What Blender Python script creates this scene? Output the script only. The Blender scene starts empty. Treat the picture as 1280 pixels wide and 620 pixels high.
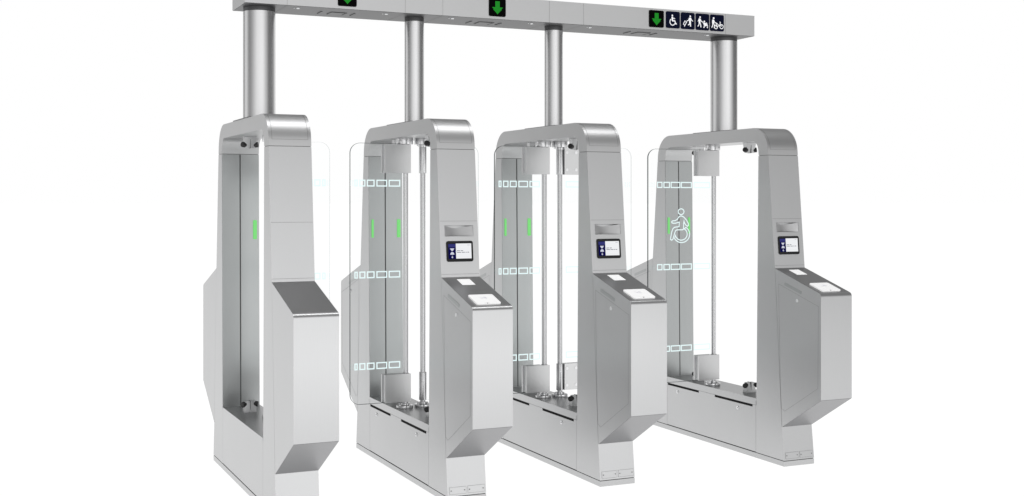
import bpy, bmesh, math
from mathutils import Vector, Matrix

sc = bpy.context.scene
col = sc.collection
PI = math.pi

# ------------------------------------------------------------------ materials
def new_mat(name):
    m = bpy.data.materials.new(name); m.use_nodes = True
    nt = m.node_tree; nt.nodes.clear()
    out = nt.nodes.new('ShaderNodeOutputMaterial')
    return m, nt, out

def principled(name, base, rough=.5, metal=0., emit=None, estr=0., spec=.5, noise=0.):
    m, nt, out = new_mat(name)
    p = nt.nodes.new('ShaderNodeBsdfPrincipled')
    p.inputs['Base Color'].default_value = (*base, 1)
    p.inputs['Roughness'].default_value = rough
    p.inputs['Metallic'].default_value = metal
    p.inputs['Specular IOR Level'].default_value = spec
    if emit:
        p.inputs['Emission Color'].default_value = (*emit, 1)
        p.inputs['Emission Strength'].default_value = estr
    if noise:
        n = nt.nodes.new('ShaderNodeTexNoise'); n.inputs['Scale'].default_value = 60
        mr = nt.nodes.new('ShaderNodeMapRange')
        mr.inputs['To Min'].default_value = rough - noise; mr.inputs['To Max'].default_value = rough + noise
        tc = nt.nodes.new('ShaderNodeTexCoord')
        nt.links.new(tc.outputs['Object'], n.inputs['Vector'])
        nt.links.new(n.outputs['Fac'], mr.inputs['Value'])
        nt.links.new(mr.outputs['Result'], p.inputs['Roughness'])
    nt.links.new(p.outputs[0], out.inputs[0])
    return m

def brushed(name, base, rough=.34, grain=(900, 900, 14), amp=.045, cloud=.03, metal=.92):
    """brushed stainless steel: streaky grain in brightness and roughness, slow cloudiness"""
    m, nt, out = new_mat(name)
    N, L = nt.nodes, nt.links
    p = N.new('ShaderNodeBsdfPrincipled'); p.inputs['Metallic'].default_value = metal
    tc = N.new('ShaderNodeTexCoord')
    mp = N.new('ShaderNodeMapping'); mp.inputs['Scale'].default_value = grain
    n = N.new('ShaderNodeTexNoise'); n.inputs['Scale'].default_value = 1; n.inputs['Detail'].default_value = 3
    n2 = N.new('ShaderNodeTexNoise'); n2.inputs['Scale'].default_value = 2.2; n2.inputs['Detail'].default_value = 2
    L.new(tc.outputs['Object'], mp.inputs['Vector']); L.new(mp.outputs[0], n.inputs['Vector'])
    L.new(tc.outputs['Object'], n2.inputs['Vector'])
    a = N.new('ShaderNodeMapRange'); a.inputs['To Min'].default_value = 1 - amp; a.inputs['To Max'].default_value = 1 + amp
    b = N.new('ShaderNodeMapRange'); b.inputs['To Min'].default_value = 1 - cloud; b.inputs['To Max'].default_value = 1 + cloud
    L.new(n.outputs['Fac'], a.inputs['Value']); L.new(n2.outputs['Fac'], b.inputs['Value'])
    mu = N.new('ShaderNodeMath'); mu.operation = 'MULTIPLY'
    L.new(a.outputs[0], mu.inputs[0]); L.new(b.outputs[0], mu.inputs[1])
    vm = N.new('ShaderNodeVectorMath'); vm.operation = 'SCALE'; vm.inputs[0].default_value = base
    L.new(mu.outputs[0], vm.inputs['Scale']); L.new(vm.outputs[0], p.inputs['Base Color'])
    r = N.new('ShaderNodeMapRange'); r.inputs['To Min'].default_value = rough - .05; r.inputs['To Max'].default_value = rough + .05
    L.new(n.outputs['Fac'], r.inputs['Value']); L.new(r.outputs[0], p.inputs['Roughness'])
    L.new(p.outputs[0], out.inputs[0])
    return m

def emission(name, c, s=1.):
    m, nt, out = new_mat(name)
    e = nt.nodes.new('ShaderNodeEmission'); e.inputs[0].default_value = (*c, 1); e.inputs[1].default_value = s
    nt.links.new(e.outputs[0], out.inputs[0]); return m

def glass_mat(name, tint, gloss, rough=.02, dark=None, opac=0.):
    m, nt, out = new_mat(name)
    N, L = nt.nodes, nt.links
    t = N.new('ShaderNodeBsdfTransparent'); t.inputs[0].default_value = (*tint, 1)
    g = N.new('ShaderNodeBsdfGlossy'); g.inputs['Roughness'].default_value = rough
    mx = N.new('ShaderNodeMixShader'); mx.inputs[0].default_value = gloss
    L.new(t.outputs[0], mx.inputs[1]); L.new(g.outputs[0], mx.inputs[2])
    res = mx
    if dark:
        d = N.new('ShaderNodeBsdfDiffuse'); d.inputs[0].default_value = (*dark, 1)
        m2 = N.new('ShaderNodeMixShader'); m2.inputs[0].default_value = opac
        L.new(mx.outputs[0], m2.inputs[1]); L.new(d.outputs[0], m2.inputs[2]); res = m2
    L.new(res.outputs[0], out.inputs[0]); return m

STEEL = brushed('brushed_steel', (.555, .558, .562))
STEELH = brushed('brushed_steel_across', (.56, .562, .565), rough=.40, grain=(14, 900, 900))
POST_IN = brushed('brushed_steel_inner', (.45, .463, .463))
POLISH = brushed('column_steel', (.60, .60, .605), rough=.24, grain=(60, 60, 1), amp=.002, cloud=.006, metal=.95)
RECESS = brushed('recess_steel', (.60, .60, .605), rough=.5, amp=.02)
ROD = principled('rod_steel', (.68, .68, .69), .27, 1)
CHROME = principled('turned_steel', (.72, .72, .73), .25, 1)
SOFFIT = brushed('shade_dark_steel', (.112, .112, .115), rough=.42, metal=.9)  # shade under the beam put into the base colour
CLAMP = brushed('clamp_steel', (.66, .662, .665), rough=.32)
UNDER = brushed('shaded_underside_steel', (.345, .345, .352), rough=.42)  # darker than the body steel: console's underside shade is in the colour
TOPM = brushed('sloped_top_steel', (.45, .45, .455), rough=.36, grain=(14, 900, 900), metal=.95)
SEAM = principled('shadow_gap', (.10, .10, .10), .7)
SEAML = principled('fine_seam', (.22, .22, .22), .7)
BLACK = principled('black_plastic', (.012, .012, .013), .45, noise=.05)
BLACKS = principled('black_slot', (.004, .004, .004), .9)
BEZEL = principled('display_bezel', (.016, .016, .017), .45, spec=.2, noise=.05)
WHITE = principled('glowing_white_plastic', (.86, .86, .86), .45, emit=(1, 1, 1), estr=.36, noise=.05)  # added glow keeps label and reader white, neither is a lamp
NAVY = principled('navy_sign', (.0015, .003, .017), .6, spec=.06, noise=.05)
SIGNW = principled('sign_white', (.85, .86, .88), .5, emit=(1, 1, 1), estr=.15)
LEDB = principled('led_board', (.001, .001, .001), .6, spec=.03, noise=.05)
LEDG = emission('led_green', (.025, .36, .035), 1.)
LEDD = emission('led_green_dim', (.004, .075, .006), 1.)
GREEN = emission('indicator_green', (.22, .74, .22), 1.)
SCRW = emission('screen_white', (.86, .87, .89), 1.)
SCRB = emission('screen_blue', (.004, .004, .062), 1.)
SCRB2 = emission('screen_blue_header', (.035, .038, .17), 1.)
SCRI = emission('screen_icon', (.62, .64, .75), 1.)
SCRT = emission('screen_text', (.10, .10, .14), 1.)
SCRG = emission('screen_text_grey', (.50, .50, .56), 1.)
GLASS = glass_mat('clear_glass', (.997, 1, 1), .006)
GEDGE = glass_mat('glass_edge', (.55, .60, .60), .05, dark=(.03, .033, .033), opac=.72)
GEDGEF = glass_mat('far_glass_edge', (.90, .92, .92), .03, dark=(.05, .055, .055), opac=.08)
ETCH = emission('lit_etching', (.84, 1.0, 1.0), 1.0)
ETCHF = glass_mat('faint_etching', (.965, .995, .995), .0)
BOLT = principled('bolt_steel', (.88, .88, .89), .3, .7)

# ------------------------------------------------------------------ mesh helpers
def finish(bm, name, mat, parent=None, angle=32, bevel=0., loc=None):
    if bevel:
        bmesh.ops.bevel(bm, geom=[e for e in bm.edges if e.is_manifold and e.calc_face_angle(0) > .6],
                        offset=bevel, segments=2, profile=.6, affect='EDGES', clamp_overlap=True)
    bmesh.ops.recalc_face_normals(bm, faces=bm.faces)
    me = bpy.data.meshes.new(name); bm.to_mesh(me); bm.free()
    mats = mat if isinstance(mat, (list, tuple)) else [mat]
    for mm in mats: me.materials.append(mm)
    for p in me.polygons: p.use_smooth = True
    me.set_sharp_from_angle(angle=math.radians(angle))
    o = bpy.data.objects.new(name, me); col.objects.link(o)
    if parent: o.parent = parent
    if loc: o.location = loc
    return o

class Frame:
    """a flat face: origin, u axis, v axis; d is measured outward along n"""
    def __init__(s, o, u, v):
        s.o = Vector(o); s.u = Vector(u).normalized(); s.v = Vector(v).normalized(); s.n = s.u.cross(s.v)
    def __call__(s, u, v, d=0): return s.o + s.u*u + s.v*v + s.n*d

def poly_prism(bm, bottom, top):
    a = [bm.verts.new(p) for p in bottom]; b = [bm.verts.new(p) for p in top]
    n = len(a)
    bm.faces.new(a[::-1]); bm.faces.new(b)
    for i in range(n): bm.faces.new((a[i], a[(i+1) % n], b[(i+1) % n], b[i]))

def slab(bm, F, pts, d0, d1):
    poly_prism(bm, [F(u, v, d0) for u, v in pts], [F(u, v, d1) for u, v in pts])

def box(bm, x0, x1, y0, y1, z0, z1):
    poly_prism(bm, [(x0,y0,z0),(x1,y0,z0),(x1,y1,z0),(x0,y1,z0)], [(x0,y0,z1),(x1,y0,z1),(x1,y1,z1),(x0,y1,z1)])

def rrect(u0, u1, v0, v1, r, n=5):
    pts = []
    for cx, cy, a0 in ((u1-r, v1-r, 0), (u0+r, v1-r, 90), (u0+r, v0+r, 180), (u1-r, v0+r, 270)):
        for k in range(n+1):
            a = math.radians(a0 + 90*k/n); pts.append((cx+r*math.cos(a), cy+r*math.sin(a)))
    return pts

def circle(u, v, r, n=20):
    return [(u+r*math.cos(2*PI*k/n), v+r*math.sin(2*PI*k/n)) for k in range(n)]

class Ink:
    """flat strokes and fills on a face, each a hair above the last so none are coplanar"""
    def __init__(s, F, d=0., step=.00002, th=.0003):
        s.F, s.d, s.bm, s.step, s.th = F, d, bmesh.new(), step, th
    def fill(s, pts):
        if sum(pts[i-1][0]*pts[i][1]-pts[i][0]*pts[i-1][1] for i in range(len(pts))) < 0: pts = pts[::-1]
        slab(s.bm, s.F, pts, s.d, s.d + s.th); s.th += s.step
    def line(s, pts, w, closed=False):
        """mitred ribbon along pts"""
        P = [Vector(p) for p in pts]; n = len(P); Lf, Rt = [], []
        for i in range(n):
            if closed: a, b = P[i-1], P[(i+1) % n]
            else: a, b = P[max(i-1, 0)], P[min(i+1, n-1)]
            t1 = (P[i]-a); t2 = (b-P[i])
            if t1.length < 1e-9: t1 = t2
            if t2.length < 1e-9: t2 = t1
            t1 = t1.normalized(); t2 = t2.normalized()
            m = (Vector((-t1.y, t1.x)) + Vector((-t2.y, t2.x)))
            if m.length < 1e-6: m = Vector((-t1.y, t1.x))
            m.normalize(); k = max(.5, m.dot(Vector((-t1.y, t1.x))))
            Lf.append(P[i]+m*(w/2/k)); Rt.append(P[i]-m*(w/2/k))
        F, bm, d1 = s.F, s.bm, s.d + s.th
        lv = [bm.verts.new(F(p.x, p.y, d1)) for p in Lf]; rv = [bm.verts.new(F(p.x, p.y, d1)) for p in Rt]
        for i in range(n if closed else n-1):
            j = (i+1) % n; bm.faces.new((rv[i], rv[j], lv[j], lv[i]))
        s.th += s.step
    def dot(s, u, v, r, n=16): s.fill(circle(u, v, r, n))
    def done(s, name, mat, parent):
        me = bpy.data.meshes.new(name); s.bm.to_mesh(me); s.bm.free(); me.materials.append(mat)
        o = bpy.data.objects.new(name, me); col.objects.link(o); o.parent = parent; return o

def cyl(bm, c, axis, r, h, n=32, r2=None):
    z = Vector(axis).normalized(); q = z.to_track_quat('Z', 'Y').to_matrix().to_4x4()
    M = Matrix.Translation(Vector(c) + z*h/2) @ q
    bmesh.ops.create_cone(bm, cap_ends=True, segments=n, radius1=r, radius2=r if r2 is None else r2, depth=h, matrix=M)

def arc(cy, cz, r, a0, a1, n):
    return [(cy+r*math.cos(math.radians(a0+(a1-a0)*k/n)), cz+r*math.sin(math.radians(a0+(a1-a0)*k/n))) for k in range(n+1)]

def yz_prism(bm, pts, x0, x1):
    poly_prism(bm, [(x0, y, z) for y, z in pts], [(x1, y, z) for y, z in pts])

def empty(name, loc, label, cat, group=None):
    o = bpy.data.objects.new(name, None); col.objects.link(o); o.location = loc; o.empty_display_size = .1
    o['label'] = label; o['category'] = cat; o['kind'] = 'thing'
    if group: o['group'] = group
    return o

# ------------------------------------------------------------------ camera (level, lens shifted down)
cam = bpy.data.cameras.new('camera'); co = bpy.data.objects.new('camera', cam); col.objects.link(co)
AZ = .4266
co.location = (0, -6.3379, 1.4814); co.rotation_euler = (PI/2, 0, -AZ)
cam.sensor_width = 36; cam.sensor_fit = 'HORIZONTAL'; cam.lens = 1534.29/1280*36
cam.shift_y = -(310-250.67)/1280
cam.clip_end = 2000; cam.clip_start = .05
sc.camera = co

# ------------------------------------------------------------------ ground
bm = bmesh.new(); bmesh.ops.create_circle(bm, cap_ends=True, segments=96, radius=600)
m, nt, out = new_mat('glowing_white_floor')
pb = nt.nodes.new('ShaderNodeBsdfPrincipled')
nz = nt.nodes.new('ShaderNodeTexNoise'); nz.inputs['Scale'].default_value = 3
mr = nt.nodes.new('ShaderNodeMapRange'); mr.inputs['To Min'].default_value = .88; mr.inputs['To Max'].default_value = .90
nt.links.new(nz.outputs['Fac'], mr.inputs['Value'])
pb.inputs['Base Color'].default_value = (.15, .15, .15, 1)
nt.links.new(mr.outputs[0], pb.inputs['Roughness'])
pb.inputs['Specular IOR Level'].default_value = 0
pb.inputs['Emission Color'].default_value = (1, 1, 1, 1); pb.inputs['Emission Strength'].default_value = .98  # floor glows by itself, so it stays white without contact shadows
nt.links.new(pb.outputs[0], out.inputs[0])
g = finish(bm, 'ground', m); g['kind'] = 'structure'

# ------------------------------------------------------------------ gate geometry
W = .2059; H = W/2
XG = [1.3485, 2.1949, 3.042, 4.2043]
Y_SEAM, Z_SEAM = .6012, 1.7407
Y_CB, Z_CB = .6634, 1.0999
Y_PL, Z_PL = .7472, .0324
Y_IN, Y_SILL = .5099, .4880
Z_TOP, Z_SILL = 1.9, .3416
Y_CON, Z_CT, Z_CU, Z_LT = 1.0663, .9815, .4157, .2169

def mir(pts, s): return [(s*y, z) for y, z in pts]
def post_front(z):   # |y| of the post's front line at height z
    if z >= Z_CB: return Y_SEAM + (Y_CB-Y_SEAM)*(Z_SEAM-z)/(Z_SEAM-Z_CB)
    return Y_CB + (Y_PL-Y_CB)*(Z_CB-z)/(Z_CB-Z_PL)
def seam_line(z):    # seam between the post and the console box
    if z >= Z_CB: return post_front(z)
    return Y_CB + (.726-Y_CB)*(Z_CB-z)/(Z_CB-.2169)

def arch_profile():
    r = .142
    o_ = [(-Y_SEAM, Z_SEAM)]
    # outer corner: from the leaning post face to the flat top
    ax = math.atan2(Y_CB-Y_SEAM, Z_SEAM-Z_CB)
    lean = math.degrees(ax)
    # circle tangent to top and to the leaning line
    cz = Z_TOP - r
    cyy = -(post_front(cz) - r/math.cos(ax)) - 0
    cyy = -(Y_SEAM + (cz-Z_SEAM)*-(Y_CB-Y_SEAM)/(Z_SEAM-Z_CB)) + r/math.cos(ax)
    left = arc(cyy, cz, r, 180-lean, 90, 16)
    o_ += left
    o_ += [(-y, z) for y, z in left[::-1]] + [(Y_SEAM, Z_SEAM)]
    ri = .06; zi = 1.8245
    inner = [(Y_IN, Z_SEAM)] + arc(Y_IN-.003-ri, zi-ri, ri, 0, 90, 8)
    inner += [(-y, z) for y, z in inner[::-1]]
    return o_ + inner, left

def gate(gi, label, kind):
    """kind: 'left end', 'middle', 'right end'"""
    X0 = XG[gi]
    R = empty('fare_gate', (X0+H, 0, 0), label, 'fare gate', 'fare gates standing in a row under the overhead beam')
    part = lambda bm, n, m, p=R, **k: finish(bm, n, m, p, **k)
    smart = kind != 'left end'
    # plinth
    bm = bmesh.new(); box(bm, -H, H, -Y_PL, Y_PL, 0, .0285); part(bm, 'plinth', STEEL, bevel=.0015)
    bm = bmesh.new(); box(bm, -H+.004, H-.004, -Y_PL+.004, Y_PL-.004, .0286, .0323); part(bm, 'shadow_gap', SEAM)
    # arch cap
    prof, bend = arch_profile()
    bm = bmesh.new(); yz_prism(bm, prof, -H, H); part(bm, 'arch_cap', STEELH, bevel=.0015)
    # outline of the cover let into the front bend
    ax = math.atan2(Y_CB-Y_SEAM, Z_SEAM-Z_CB)
    bm = bmesh.new()
    path = [p for p in bend[1:-1]]
    path = [(-post_front(1.772), 1.772)] + path
    for xs in (-H+.016, H-.016):
        for (y0, z0), (y1, z1) in zip(path, path[1:]):
            n = Vector((0, -(z1-z0), (y1-y0))); n = Vector((0, -abs(z1-z0), abs(y1-y0))).normalized()*.0006
            q = [Vector((xs-.0007, y0, z0))+n, Vector((xs+.0007, y0, z0))+n, Vector((xs+.0007, y1, z1))+n, Vector((xs-.0007, y1, z1))+n]
            bm.faces.new([bm.verts.new(v) for v in q])
    y0 = -post_front(1.772)-.0006
    bm.faces.new([bm.verts.new(v) for v in ((-H+.016, y0, 1.7713), (H-.016, y0, 1.7713), (H-.016, y0, 1.7727), (-H+.016, y0, 1.7727))])
    part(bm, 'cover_outline', SEAML)
    # posts
    for s, nm in ((1, 'front_post'), (-1, 'rear_post')):
        bm = bmesh.new()
        pts = [(-Y_IN, Z_SEAM-.0025), (-Y_SEAM-.0002, Z_SEAM-.0025), (-Y_CB, Z_CB), (-seam_line(Z_LT), Z_LT), (-Y_PL, Z_PL), (-.4835, Z_PL), (-.4835, Z_SILL-.02), (-.4885, Z_SILL)]
        pts = mir(pts, s)
        yz_prism(bm, pts, -H, H)
        po = part(bm, nm, STEEL, bevel=.0015)
        # shadow line under the cap
        bm = bmesh.new(); yz_prism(bm, mir([(-Y_IN-.003, Z_SEAM-.0024), (-Y_SEAM+.003, Z_SEAM-.0024), (-Y_SEAM+.003, Z_SEAM-.0001), (-Y_IN-.003, Z_SEAM-.0001)], s), -H+.003, H-.003)
        part(bm, 'cap_joint', SEAM)
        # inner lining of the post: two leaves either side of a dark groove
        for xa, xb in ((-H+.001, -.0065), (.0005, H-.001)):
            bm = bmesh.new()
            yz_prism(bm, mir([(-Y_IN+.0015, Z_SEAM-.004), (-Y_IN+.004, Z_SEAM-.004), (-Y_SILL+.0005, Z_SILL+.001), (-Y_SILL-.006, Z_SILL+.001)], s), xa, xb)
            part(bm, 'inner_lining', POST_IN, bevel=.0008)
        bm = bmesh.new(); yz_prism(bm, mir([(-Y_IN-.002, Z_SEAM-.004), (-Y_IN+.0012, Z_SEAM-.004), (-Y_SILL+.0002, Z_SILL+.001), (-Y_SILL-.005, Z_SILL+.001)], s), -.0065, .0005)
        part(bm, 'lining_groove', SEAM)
        # console box
        bm = bmesh.new(); g_ = .0012
        th = math.atan2(Z_CB-Z_CT, Y_CON-Y_CB); r = .022
        # round nose between the sloped top and the front
        half = (PI/2+th)/2
        tl = r*math.tan(PI/4 - th/2)
        cy_, cz_ = -Y_CON+r, Z_CT-tl
        nose = [(cy_+r*math.cos(a), cz_+r*math.sin(a)) for a in [PI/2+th + (PI-(PI/2+th))*k/8 for k in range(9)]]
        pts = [(-Y_CB-g_, Z_CB-.0006)] + nose + [(-Y_CON, Z_CU), (-seam_line(Z_LT)-g_-.001, Z_LT+.0012)]
        yz_prism(bm, mir(pts, s), -H, H)
        con = part(bm, 'front_console' if s > 0 else 'rear_console', STEEL, bevel=.0015)
        # sloped top sheet and underside sheet, the latter with shade in its colour
        bm = bmesh.new()
        e = .0012
        TF = Frame((0, -Y_CB*s, Z_CB), (1*s, 0, 0), (0, s*(Y_CON-Y_CB), Z_CT-Z_CB) if False else (0, -s*(Y_CON-Y_CB), Z_CT-Z_CB))
        if TF.n.z < 0: TF.n = -TF.n
        Ls = math.hypot(Y_CON-Y_CB, Z_CB-Z_CT)
        slab(bm, TF, [(-H+.0016, .002), (H-.0016, .002), (H-.0016, Ls-tl-.001), (-H+.0016, Ls-tl-.001)], .0002, .0010)
        part(bm, 'sloped_top', TOPM, con)
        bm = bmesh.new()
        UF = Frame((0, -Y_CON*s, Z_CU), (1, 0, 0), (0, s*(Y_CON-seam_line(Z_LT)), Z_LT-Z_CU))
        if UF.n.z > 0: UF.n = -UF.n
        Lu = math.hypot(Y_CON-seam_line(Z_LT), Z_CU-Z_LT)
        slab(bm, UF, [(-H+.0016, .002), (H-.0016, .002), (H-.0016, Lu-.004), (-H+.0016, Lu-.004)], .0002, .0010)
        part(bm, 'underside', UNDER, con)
        # kick plate pair at the foot with four screws
        if smart or True:
            KF = Frame((0, -s*Y_PL, Z_PL), (s, 0, 0), (0, s*(Y_PL-seam_line(Z_LT)), Z_LT-Z_PL))
            for ua, ub in ((-H+.012, -.004), (.006, H-.008)):
                bm = bmesh.new(); slab(bm, KF, [(ua, .010), (ub, .010), (ub, .043), (ua, .043)], .0001, .0011)
                kp = part(bm, 'kick_plate', STEEL, bevel=.0003)
                ink = Ink(KF, .0001); ink.line([(ua-.0006, .0094), (ub+.0006, .0094), (ub+.0006, .0436), (ua-.0006, .0436)], .0010, True); ink.done('plate_outline', SEAML, kp)
                for uu in (ua+.008, ub-.008):
                    bm = bmesh.new(); slab(bm, KF, circle(uu, .0265, .0032, 12), .0011, .0022); part(bm, 'screw', SEAML, kp)
    # ---- front face details
    FF = Frame((0, -Y_SEAM, Z_SEAM), (1, 0, 0), (0, Y_CB-Y_SEAM, Z_SEAM-Z_CB))   # v up
    for v in (-.3635, -.6285):
        ink = Ink(FF, .0002); ink.line([(-H+.002, v), (H-.002, v)], .0013); ink.done('panel_seam', SEAML, R)
    if smart:
        # hand recess: hole cut into the front post, curved liner set inside it
        fp = [c for c in R.children if c.name.startswith('front_post')][0]
        bm = bmesh.new(); slab(bm, FF, [(-.077, -.440), (.077, -.440), (.077, -.386), (-.077, -.386)], -.034, .02)
        bmesh.ops.recalc_face_normals(bm, faces=bm.faces)
        cme = bpy.data.meshes.new('cut'); bm.to_mesh(cme); bm.free()
        cut = bpy.data.objects.new('cut', cme); col.objects.link(cut); cut.parent = R
        md = fp.modifiers.new('b', 'BOOLEAN'); md.object = cut; md.operation = 'DIFFERENCE'; md.solver = 'EXACT'
        dg = bpy.context.evaluated_depsgraph_get(); dg.update()
        nm_ = bpy.data.meshes.new_from_object(fp.evaluated_get(dg)); fp.modifiers.clear(); fp.data = nm_
        bpy.data.objects.remove(cut); bpy.data.meshes.remove(cme)
        bm = bmesh.new(); nu = 24
        rows = []
        for k in range(nu+1):
            t = k/nu; u = -.0765+.153*t; b = math.sin(PI*t)
            top = -.3865 - .009*b*(1+.25*math.sin(2*PI*(t-.1))); bot = -.4395 + .004*b
            rows.append((bm.verts.new(FF(u, top, -.003-.026*b)), bm.verts.new(FF(u, bot, -.002-.022*b))))
        for a_, b_ in zip(rows, rows[1:]): bm.faces.new((a_[0], a_[1], b_[1], b_[0]))
        part(bm, 'scanner_recess', RECESS)
        # display
        bm = bmesh.new(); slab(bm, FF, rrect(-.0712, .0712, -.567, -.4635, .011), .0002, .0042)
        dsp = part(bm, 'display', BEZEL, bevel=.0012)
        bm = bmesh.new(); slab(bm, FF, [(-.0215, -.5515), (.0615, -.5515), (.0615, -.4765), (-.0215, -.4765)], .0043, .0046)
        scr = part(bm, 'screen', SCRW, dsp)
        bm = bmesh.new(); slab(bm, FF, [(-.0620, -.5525), (-.0216, -.5525), (-.0216, -.4775), (-.0620, -.4775)], .0043, .0046)
        part(bm, 'screen_sidebar', SCRB, dsp)
        i = Ink(FF, .0047); i.fill([(-.0615, -.4950), (-.0225, -.4950), (-.0225, -.4790), (-.0615, -.4790)]); i.done('screen_header', SCRB2, dsp)
        i = Ink(FF, .0047)
        i.fill([(-.054, -.5005), (-.030, -.5005), (-.038, -.512), (-.046, -.512)])
        i.fill([(-.0450, -.5125), (-.0390, -.5125), (-.0420, -.5150)])
        i.fill([(-.053, -.5315), (-.051, -.5235), (-.046, -.5185), (-.038, -.5185), (-.033, -.5235), (-.031, -.5315)])
        i.line([(-.042, -.5370), (-.042, -.5470)], .003); i.line([(-.0465, -.543), (-.042, -.548), (-.0375, -.543)], .0025)
        i.fill([(-.0230, -.5135), (-.0160, -.5165), (-.0230, -.5195)])
        i.done('screen_pictograms', SCRI, dsp)
        i = Ink(FF, .0047)
        # two short lines of message text, broken into word-long dashes
        for v, ws in ((-.5125, (-.0165, .000, .0035, .0165)), (-.5205, (-.0165, .005, .0085, .026, .029, .036, .039, .049))):
            for a_, b_ in zip(ws[::2], ws[1::2]): i.line([(a_, v), (b_, v)], .0030)
        i.done('screen_text', SCRT, dsp)
        i = Ink(FF, .0047); i.line([(.040, -.4845), (.054, -.4845)], .0026); i.done('screen_clock', SCRG, dsp)
        # sloped top: blank label and card reader
        TF = Frame((0, -Y_CB, Z_CB), (1, 0, 0), (0, Y_CON-Y_CB, Z_CB-Z_CT))  # v up the slope
        bm = bmesh.new(); slab(bm, TF, [(-.034, -.116), (.034, -.116), (.034, -.034), (-.034, -.034)], .0011, .0016)
        part(bm, 'white_label', WHITE)
        bm = bmesh.new(); slab(bm, TF, rrect(-.068, .058, -.385, -.266, .010), .0011, .0070)
        rd = part(bm, 'card_reader', WHITE, bevel=.0025)
        i = Ink(TF, .0071)
        for rr in (.008, .014, .020):
            i.line([(-.010+rr*math.cos(math.radians(a)), -.312+rr*math.sin(math.radians(a))) for a in range(-48, 49, 12)], .0026)
        i.line([(-.024, -.303), (-.013, -.303), (-.008, -.312), (-.013, -.321), (-.024, -.321)], .0022)
        i.done('contactless_symbol', SCRG, rd)
        bm = bmesh.new(); slab(bm, TF, rrect(-.016, -.008, -.387, -.379, .0035), .0071, .0080); part(bm, 'reader_notch', BLACK, rd)
    # ---- base between the posts
    bm = bmesh.new(); box(bm, -H+.003, H-.003, -.4825, .4825, Z_PL, .3025); part(bm, 'base_box', BLACKS if smart else STEEL)
    bm = bmesh.new(); box(bm, -H+(.003 if kind == 'left end' else 0), H, -.4875, .4875, .3035, Z_SILL); part(bm, 'sill', STEEL, bevel=.0012)
    for s in (-1, 1):
        # u = y seen from outside, v = z
        SF = Frame((s*H, 0, 0), (0, 1 if s > 0 else -1, 0), (0, 0, 1))
        k = 1 if s > 0 else -1
        plain = kind == 'left end' and s < 0
        bm = bmesh.new()
        if plain:
            pts = [(-.482, .0345), (.482, .0345), (.482, Z_SILL), (-.482, Z_SILL)]
        else:
            ys = [(-.482, .0345), (.482, .0345), (.482, .2885)]
            sl = sorted([tuple(sorted((k*.475, k*.1125))), tuple(sorted((k*-.063, k*-.4504)))])
            pts = [(-.482, .0345), (.482, .0345), (.482, .3022)]
            for a_, b_ in sl[::-1]:
                pts += [(b_, .3022), (b_, .2895), (a_, .2895), (a_, .3022)]
            pts += [(-.482, .3022)]
        slab(bm, SF, pts, -.0028, 0)
        ap = part(bm, 'access_panel', STEEL, bevel=.0004)
        if not plain:
            for yy in (.3576, -.304):
                bm = bmesh.new(); slab(bm, SF, circle(k*yy, .261, .0105, 20), .0002, .0035); lk = part(bm, 'lock', BOLT, ap, bevel=.001)
                bm = bmesh.new(); slab(bm, SF, circle(k*yy+.001, .261, .0035, 10), .0036, .0040); part(bm, 'keyhole', SEAM, lk)
            # door in the console flank
            for s2 in (1, -1):
                q = lambda y, z: (k*s2*y, z)
                i = Ink(SF, .0001)
                i.line([q(-.6972, 1.0146), q(-1.0463, .9145), q(-1.0395, .475), q(-.7535, .3108), q(-.7235, .3215), q(-.7130, .45)], .0012, True)
                i.done('door_outline', SEAML, R)
                bm = bmesh.new()
                c0, c1 = Vector(q(-.7577, 1.0175)), Vector(q(-.8947, .9795))
                t = (c1-c0).normalized(); nn = Vector((-t.y, t.x)); rr = .0085
                pts = [c1+rr*(t*math.cos(a)+nn*math.sin(a)) for a in [-PI/2+PI*j/8 for j in range(9)]] + [c0-rr*(t*math.cos(a)+nn*math.sin(a)) for a in [-PI/2+PI*j/8 for j in range(9)]]
                slab(bm, SF, [tuple(p) for p in pts], .0002, .0008); part(bm, 'door_grip', POST_IN)
                bm = bmesh.new(); slab(bm, SF, circle(*q(-.8637, .9332), .0095, 20), .0002, .003); part(bm, 'lock', BOLT, bevel=.001)
    # ---- green indicator lights on the posts' inner faces
    def lining_y(z): return Y_SILL + (Y_IN-.0015-Y_SILL)*(z-Z_SILL)/(Z_SEAM-Z_SILL)
    for s in (1, -1):
        for xa, xb in ((.016, .0275), (.172, .1915)):
            if kind == 'left end' and xa < .1: continue
            if kind == 'right end' and xa > .1: xb = .182
            if s < 0: xa, xb = W-xb, W-xa
            yb = s*(lining_y(1.32)-.006)
            bm = bmesh.new(); GF = Frame((-H, yb, 0), (s, 0, 0), (0, 0, 1))
            u0, u1 = (xa, xb) if s > 0 else (-xb, -xa)
            slab(bm, GF, rrect(u0, u1, 1.2655, 1.3715, .003, 3), -.004, .002); part(bm, 'indicator_light', GREEN)
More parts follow.
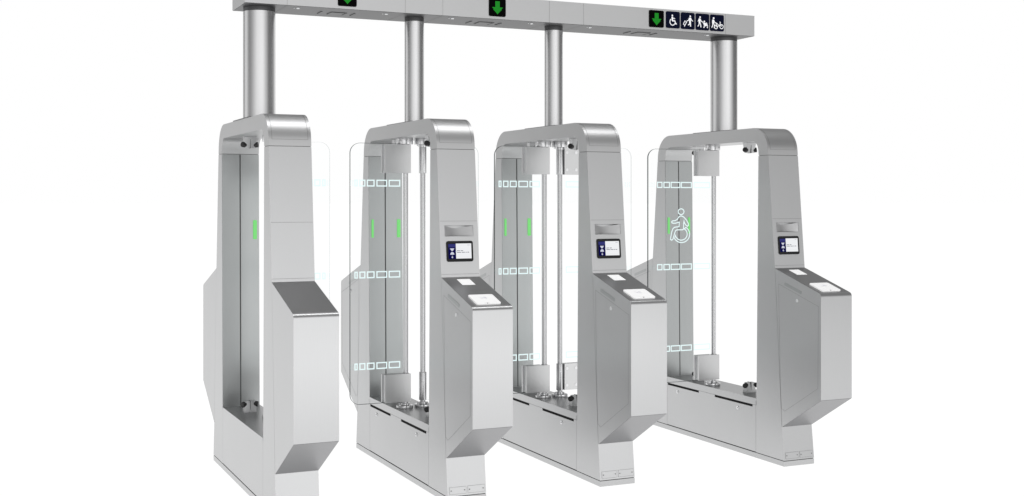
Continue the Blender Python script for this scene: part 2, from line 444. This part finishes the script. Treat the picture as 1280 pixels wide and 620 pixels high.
    # ---- photo sensors top and bottom
    for y in (-.275, .275):
        for zb, up in ((Z_SILL, 1), (1.8245, -1)):
            bm = bmesh.new()
            f = lambda a, b, c: (a, b, zb+up*c)
            poly_prism(bm, [f(-.034, y-.020, .0005), f(.034, y-.020, .0005), f(.034, y+.020, .0005), f(-.034, y+.020, .0005)],
                           [f(-.026, y-.013, .060), f(.026, y-.013, .060), f(.026, y+.013, .060), f(-.026, y+.013, .060)])
            sn = part(bm, 'photo_sensor', STEEL, bevel=.004)
            bm = bmesh.new(); box(bm, -.001, .001, y-.0185, y+.0185, min(zb+up*.004, zb+up*.0615), max(zb+up*.004, zb+up*.0615)); part(bm, 'sensor_joint', SEAM, sn)
            for sx in (-1, 1):
                bm = bmesh.new(); cyl(bm, (sx*.024, y-.002, zb+up*.044), (sx, -.55, -up*.15), .0145, .022, 24); part(bm, 'lens', BLACK, sn, bevel=.002)
    # ---- hinge rods, clamps and glass leaves
    leaves = []
    if kind != 'left end': leaves.append(('A', {1: -.2543, 2: -.2520, 3: -.4080}[gi]))
    if kind != 'right end': leaves.append(('B', {0: .4800, 1: .4960, 2: .6390}[gi]))
    for nm, xend in leaves:
        a = nm == 'A'; sg = -1 if a else 1
        xr = .0625 if a else .163; yr = .042
        xr -= H; xe = xend-H
        bm = bmesh.new(); cyl(bm, (xr, yr, Z_SILL+.002), (0, 0, 1), .0145, 1.8245-Z_SILL-.004, 32); part(bm, 'hinge_rod', ROD)
        for z0, z1 in ((.381, .534), (1.632, 1.788)):
            bm = bmesh.new(); cyl(bm, (xr, yr, z0), (0, 0, 1), .0205, z1-z0, 32); part(bm, 'hinge_sleeve', ROD, bevel=.001)
            if a or gi == 2 or gi == 0:
                for yp in ((yr-.0315) if a else (yr-.019), yr+.009):
                    bm = bmesh.new()
                    xa_, xb_ = (xr-.128, xr+.0205) if a else (xr+.0215, xr+.150)
                    if yp > yr and a: xa_ -= .006; xb_ = xr-.0225
                    box(bm, xa_, xb_, yp, yp+.010, z0, z1)
                    cp = part(bm, 'clamp_plate', CLAMP, bevel=.0012)
                    if not a and yp < yr:
                        for bx_ in (.045, .105):
                            for bz in (.028, z1-z0-.028):
                                bm = bmesh.new(); cyl(bm, (xr+bx_-.008, yp-.0001, z0+bz), (0, -1, 0), .0085, .0016, 20); part(bm, 'bolt', BOLT, cp)
        if a or gi in (0, 2):
            for z0, z1 in ((.381, .534), (1.632, 1.788)):
                bm = bmesh.new(); xs = sorted((xr+sg*.0225, xr+sg*.1235)); box(bm, xs[0], xs[1], yr-(.0213 if a else .0088), yr+.0088, z0+.001, z1-.001)
                part(bm, 'clamp_spacer', STEEL)
        # pivot discs
        for zc, up in ((Z_SILL, 1), (1.8245, -1)):
            hd = .016 if up > 0 else .034
            bm = bmesh.new()
            cyl(bm, (xr+.003*sg, yr+.006, zc+up*.0005), (0, 0, up), .046, hd, 48)
            pd = part(bm, 'pivot_disc', CHROME, bevel=.002)
            bm = bmesh.new(); cyl(bm, (xr, yr, zc+up*(hd+.0008)), (0, 0, up), .024, .012, 32); part(bm, 'bearing_collar', CHROME, pd, bevel=.002)
            for aa in range(4):
                th_ = aa*PI/2+.5
                bm = bmesh.new(); cyl(bm, (xr+.003*sg+.036*math.cos(th_), yr+.006+.036*math.sin(th_), zc+up*(hd+.0008)), (0, 0, up), .0055, .006, 6); part(bm, 'bolt', BOLT, pd)
        # glass leaf: slab with rounded outer corners, dark polished edges
        x0g, x1g = (xe, xr-.016) if a else (xr+.016, xe)
        z0g, z1g = .3795, 1.7925; r = .055; pts = []
        GFm = Frame((0, yr-.0045, 0), (1, 0, 0), (0, 0, 1))     # n = -y, towards the viewer's side
        rr_pts = []
        def cor(cx, cz, a0): return [(cx+r*math.cos(math.radians(a0+90*j/10)), cz+r*math.sin(math.radians(a0+90*j/10))) for j in range(11)]
        if a: rr_pts = [(x1g, z0g), (x1g, z1g)] + cor(x0g+r, z1g-r, 90) + cor(x0g+r, z0g+r, 180)
        else: rr_pts = [(x0g, z1g), (x0g, z0g)] + cor(x1g-r, z0g+r, 270) + cor(x1g-r, z1g-r, 0)
        bm = bmesh.new(); slab(bm, GFm, rr_pts, -.011, 0)
        bm.faces.ensure_lookup_table()
        for f_ in bm.faces[3:]: f_.material_index = 1      # the hinge edge stays clear
        gl = finish(bm, 'glass_leaf', [GLASS, GEDGE if a else GEDGEF], R)
        i = Ink(GFm, .0004); rim = rr_pts[2:] if a else rr_pts[2:]
        path = [rr_pts[1]] + rr_pts[2:] + [rr_pts[0]]
        i.line(path, 0.0021 if a else .0018); i.done('ground_edge', GEDGE if a else GEDGEF, gl)
        # bands of outlined rectangles that grow towards the hinge
        span = abs(xend - (.0625 if a else .163))
        prof_n = [(.000, .006), (.012, .018), (.024, .042), (.052, .085), (.094, .137), (.148, .208), (.218, .284)]
        prof_w = [(.010, .016), (.024, .030), (.0380, .046), (.062, .099), (.107, .152), (.158, .226), (.231, .308), (.322, .440)]
        prof_ = prof_w if span > .42 else prof_n
        for bc in (1.5760, 1.0790, .5840):
            i1 = Ink(GFm, .0004); i2 = Ink(GFm, .0004)
            for j, (ra, rb) in enumerate(prof_):
                u0, u1 = (xe+ra, xe+rb) if a else (xe-rb, xe-ra)
                hh = .0155
                if rb-ra < .015: i2.fill([(u0, bc-hh), (u1, bc-hh), (u1, bc+hh), (u0, bc+hh)])
                else: i1.line([(u0+.0028, bc-hh), (u1-.0028, bc-hh), (u1-.0028, bc+hh), (u0+.0028, bc+hh)], .0066, True)
            i1.done('etched_band', ETCH, gl); i2.done('etched_stripes', ETCHF, gl)
        if kind == 'right end' and a:
            # wheelchair pictogram drawn in outline
            P = lambda u, v: (-.1764-H+(u-270)/10.34*.00572, 1.4136-(v-152)/10.34*.00487)
            i = Ink(GFm, .0006); w = .0060
            i.line([P(270+37*math.cos(2*PI*k/24), 152+37*math.sin(2*PI*k/24)) for k in range(24)], w, True)
            i.line([P(*p) for p in ((150, 292), (148, 280), (160, 270), (195, 267), (222, 250), (240, 220), (256, 209), (275, 207), (305, 222), (340, 262), (362, 305), (364, 330), (350, 342), (330, 325), (312, 295), (306, 258), (303, 300), (301, 378), (288, 386), (215, 386), (196, 400), (184, 440), (165, 505), (150, 518), (134, 510), (134, 495), (150, 410), (165, 370), (185, 352), (243, 346), (246, 286), (225, 292), (200, 300), (165, 301))], w, True)
            ao = [P(276+104*math.cos(math.radians(t)), 445+106*math.sin(math.radians(t))) for t in range(-58, 152, 8)]
            ai = [P(272+76*math.cos(math.radians(t)), 442+78*math.sin(math.radians(t))) for t in range(172, -62, -8)]
            i.line(ao + ai, w, True)
            i.done('etched_wheelchair', ETCH, gl)
    return R

gate(0, 'leftmost steel fare gate, plain front without a screen or card reader', 'left end')
gate(1, 'second steel fare gate from the left, with screen and card reader', 'middle')
gate(2, 'third steel fare gate from the left, with screen, card reader and bolted white hinge plates', 'middle')
gate(3, 'rightmost steel fare gate, wheelchair outline on its wide glass leaf', 'right end')

# ------------------------------------------------------------------ columns
BZ0, BZ1 = 2.4795, 2.6045
BX0, BX1, BY = 1.3335, 4.4310, .152
for xc, rad, lab in ((1.4410, .0829, 'thick round steel column standing on the leftmost fare gate'),
                     (2.2930, .0535, 'thin round steel column standing on the second fare gate from the left'),
                     (3.1440, .0531, 'thin round steel column standing on the third fare gate from the left'),
                     (4.3130, .0826, 'thick round steel column standing on the rightmost fare gate')):
    o = empty('support_column', (xc, 0, 1.9), lab, 'column', 'columns carrying the overhead beam')
    bm = bmesh.new(); cyl(bm, (0, 0, .0042), (0, 0, 1), rad, BZ0-1.9-.0042-.022, 64); finish(bm, 'shaft', POLISH, o)
    bm = bmesh.new(); cyl(bm, (0, 0, BZ0-1.9-.0218), (0, 0, 1), rad*.985, .0212, 64); finish(bm, 'top_shade_ring', SOFFIT, o)  # dark ring stands for the beam's shade on the shaft
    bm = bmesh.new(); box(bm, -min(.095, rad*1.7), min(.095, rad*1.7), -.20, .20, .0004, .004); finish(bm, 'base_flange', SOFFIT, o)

# ------------------------------------------------------------------ overhead beam
B = empty('overhead_beam', ((BX0+BX1)/2, 0, BZ0), 'long grey metal beam across the tops of all four columns, carrying lane signs', 'beam')
bx = (BX0+BX1)/2
bm = bmesh.new(); box(bm, BX0-bx, BX1-bx, -BY, BY, .0015, BZ1-BZ0); finish(bm, 'beam_casing', STEELH, B, bevel=.0015)
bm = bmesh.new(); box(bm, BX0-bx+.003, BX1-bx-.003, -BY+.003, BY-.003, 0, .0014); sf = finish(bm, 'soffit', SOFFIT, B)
seams = (1.5496, 2.1873, 2.4013, 3.0419, 3.2583, 4.2208)
BF = Frame((-bx, -BY, -BZ0), (1, 0, 0), (0, 0, 1))
i = Ink(BF, .0002)
for x in seams: i.line([(x, BZ0+.002), (x, BZ1-.002)], .0013)
i.done('casing_seam', SEAML, B)
DF = Frame((-bx, 0, 0), (1, 0, 0), (0, -1, 0))   # facing down
i = Ink(DF, .0002)
for x in seams: i.line([(x, -BY+.004), (x, BY-.004)], .0014)
i.done('soffit_seam', SEAM, sf)
for x in (1.6227, 2.1025, 2.483, 2.9622, 3.3344, 4.1361):
    bm = bmesh.new(); cyl(bm, (x-bx, -.088, -.0002), (0, 0, -1), .0085, .004, 16); pl = finish(bm, 'sensor_eye', SIGNW, B)
    bm = bmesh.new(); cyl(bm, (x-bx-.020, -.088, -.0002), (0, 0, -1), .004, .003, 12); finish(bm, 'sensor_eye', BOLT, B)
for x in (1.868, 2.722, 3.738):
    bm = bmesh.new()
    for k_, (dx, wid) in enumerate(((-.105, .006), (-.052, .075), (.030, .006), (.075, .006))):
        slab(bm, DF, [(x+dx, -.055), (x+dx+wid, -.055), (x+dx+wid, .03), (x+dx, .03)], .0002, .003)
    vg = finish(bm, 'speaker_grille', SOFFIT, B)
    i = Ink(DF, .0032)
    for dx in (-.108, -.055, .024, .028, .072, .083): i.line([(x+dx, -.055), (x+dx, .03)], .0014)
    i.done('grille_slots', SEAM, vg)
# signs
def plate(x0, x1, z0, z1, mat, name):
    bm = bmesh.new(); slab(bm, BF, rrect(x0, x1, z0, z1, .009, 5), .0003, .0035)
    return finish(bm, name, mat, B, bevel=.0006)
for x0, x1, z0 in ((1.8167, 1.9182, 2.4943), (2.6717, 2.7727, 2.4943), (3.6885, 3.7885, 2.4940)):
    p = plate(x0, x1, z0, z0+.0995, LEDB, 'arrow_sign')
    cx = (x0+x1)/2
    i = Ink(BF, .0036); U = .1
    A = [(-.011, .083), (.011, .083), (.011, .051), (.034, .051), (0, .012), (-.034, .051), (-.011, .051)]
    i.fill([(cx+a, z0+b) for a, b in A[::-1]]); ar = i.done('arrow', LEDD, p)
    i = Ink(BF, .0042, step=0)
    st = .0055
    for r in range(15):
        for c in range(-7, 8):
            u, v = c*st, .0150+r*st
            inside = (abs(u) < .0112 and .049 < v < .084) or (v <= .0515 and abs(u) < (v-.010)*.84)
            if inside: i.fill([(cx+u-.0021, z0+v-.0021), (cx+u+.0021, z0+v-.0021), (cx+u+.0021, z0+v+.0021), (cx+u-.0021, z0+v+.0021)])
    i.done('arrow_lamps', LEDG, p)
icons = ((3.8035, 3.8981), (3.9064, 4.0010), (4.0094, 4.1030), (4.1108, 4.2077))
for k, (x0, x1) in enumerate(icons):
    z0, z1 = 2.4955, 2.5935
    p = plate(x0, x1, z0, z1, NAVY, 'pictogram_sign')
    i = Ink(BF, .0036)
    S = x1-x0
    T = lambda u, v: (x0+S*u, z0+S*1.02*v)
    L = lambda pts, w: i.line([T(*q) for q in pts], w*S)
    D = lambda u, v, r: i.dot(*T(u, v), r*S)
    if k == 0:
        D(.45, .775, .055)
        L([(.44, .70), (.45, .46)], .10); L([(.45, .62), (.64, .58)], .055); L([(.42, .45), (.62, .45), (.70, .27), (.76, .29)], .07)
        L([(.46+.19*math.cos(math.radians(a)), .38+.20*math.sin(math.radians(a))) for a in range(125, 350, 15)], .055)
    elif k == 1:
        D(.67, .80, .055)
        L([(.65, .72), (.65, .42)], .13); L([(.63, .44), (.60, .30), (.50, .26)], .06); L([(.68, .44), (.69, .17)], .07)
        L([(.60, .70), (.53, .54), (.42, .50)], .05); L([(.70, .70), (.78, .55), (.87, .51)], .05)
        L([(.28, .50), (.40, .42), (.27, .22), (.16, .30), (.28, .50), (.40, .42)], .045); D(.25, .18, .03); L([(.33, .40), (.42, .50)], .03)
    elif k == 2:
        D(.31, .80, .055)
        L([(.28, .72), (.27, .42)], .13); L([(.25, .44), (.21, .30), (.14, .22)], .06); L([(.31, .44), (.36, .30), (.37, .17)], .065)
        L([(.24, .70), (.16, .52)], .05); L([(.32, .68), (.42, .53), (.54, .50)], .05)
        D(.63, .55, .055); L([(.63, .48), (.68, .36), (.80, .34)], .10); L([(.54, .50), (.62, .30), (.86, .30)], .045)
        L([(.60, .40), (.80, .46), (.88, .24)], .05); D(.60, .19, .045); D(.86, .19, .045); L([(.80, .36), (.60, .20)], .04)
    else:
        D(.24, .77, .060)
        L([(.20, .68), (.20, .44)], .14); L([(.18, .46), (.16, .30), (.10, .20)], .06); L([(.24, .46), (.30, .32), (.28, .17)], .06)
        L([(.25, .64), (.34, .50), (.46, .48)], .05)
        for cu, cv, r in ((.41, .25, .115), (.82, .29, .125)):
            L([(cu+r*math.cos(2*PI*j/20), cv+r*math.sin(2*PI*j/20)) for j in range(21)], .045)
        L([(.41, .25), (.46, .48), (.66, .33), (.41, .25)], .04); L([(.66, .33), (.72, .50), (.82, .29)], .04); L([(.68, .58), (.76, .53)], .04)
    i.done('pictogram', SIGNW, p)

# ------------------------------------------------------------------ light: studio surround + overhead soft box + added low fill
w = bpy.data.worlds.new('World'); sc.world = w; w.use_nodes = True
nt = w.node_tree; N, L_ = nt.nodes, nt.links; N.clear()
out = N.new('ShaderNodeOutputWorld'); bg = N.new('ShaderNodeBackground'); L_.new(bg.outputs[0], out.inputs[0])
tc = N.new('ShaderNodeTexCoord'); sx = N.new('ShaderNodeSeparateXYZ'); L_.new(tc.outputs['Generated'], sx.inputs[0])
at = N.new('ShaderNodeMath'); at.operation = 'ARCTAN2'; L_.new(sx.outputs['X'], at.inputs[0]); L_.new(sx.outputs['Y'], at.inputs[1])
mr = N.new('ShaderNodeMapRange'); mr.inputs['From Min'].default_value = -PI; mr.inputs['From Max'].default_value = PI
L_.new(at.outputs[0], mr.inputs['Value'])
def ramp(stops, lo, hi):
    r = N.new('ShaderNodeValToRGB'); e = r.color_ramp.elements
    while len(e) > 1: e.remove(e[-1])
    for j, (a, v) in enumerate(stops):
        t = (a-lo)/(hi-lo)
        x = e[0] if j == 0 else e.new(t)
        x.position = t; x.color = (v, v, v, 1)
    return r
# azimuth from +Y (away from the viewer) clockwise; low ring around the horizon
az = ramp([(-180, 1.6), (-150, 1.35), (-120, .6), (-105, .34), (-88, .30), (-74, .8), (-60, 1.15), (-48, .95), (-36, .30), (-26, .38), (-16, .72), (-9, .97), (-4, 1.0), (62, 1.0), (78, .2), (125, .14), (142, .75), (152, .92), (158, 1.2), (168, 1.55), (180, 1.6)], -180, 180)
L_.new(mr.outputs[0], az.inputs[0])
# elevation: sine of the angle
el = N.new('ShaderNodeMapRange'); el.inputs['From Min'].default_value = -1; el.inputs['From Max'].default_value = 1
L_.new(sx.outputs['Z'], el.inputs['Value'])
E1 = ramp([(-1, 1), (.21, 1), (.33, .10), (1, 0)], -1, 1); L_.new(el.outputs[0], E1.inputs[0])
E2 = ramp([(-1, 0), (.20, 0), (.36, .18), (.70, .2), (.85, .25), (1, .3)], -1, 1); L_.new(el.outputs[0], E2.inputs[0])
mul = N.new('ShaderNodeMath'); mul.operation = 'MULTIPLY'; L_.new(az.outputs[0], mul.inputs[0]); L_.new(E1.outputs[0], mul.inputs[1])
add = N.new('ShaderNodeMath'); add.operation = 'ADD'; L_.new(mul.outputs[0], add.inputs[0]); L_.new(E2.outputs[0], add.inputs[1])
L_.new(add.outputs[0], bg.inputs[0]); bg.inputs[1].default_value = 1.0

la = bpy.data.lights.new('overhead_softbox', 'AREA'); la.shape = 'RECTANGLE'; la.size = 5.5; la.size_y = 1.2; la.energy = 86
lo = bpy.data.objects.new('overhead_softbox', la); col.objects.link(lo); lo.location = (2.6, -1.2, 5.2); lo.rotation_euler = (math.radians(-8), 0, 0)

lb = bpy.data.lights.new('added_low_fill', 'AREA'); lb.shape = 'RECTANGLE'; lb.size = 5.4; lb.size_y = .9; lb.energy = 14  # unseen strip added to brighten reflections in the gate fronts
lo = bpy.data.objects.new('added_low_fill', lb); col.objects.link(lo); lo.location = (3.9, -5.6, .50)
lo.rotation_euler = (math.radians(90), 0, 0)

sc.view_settings.view_transform = 'Standard'; sc.view_settings.look = 'None'; sc.view_settings.exposure = 0
sc.render.film_transparent = False
sc.cycles.max_bounces = 12; sc.cycles.transparent_max_bounces = 24; sc.cycles.glossy_bounces = 5
sc.cycles.use_denoising = True
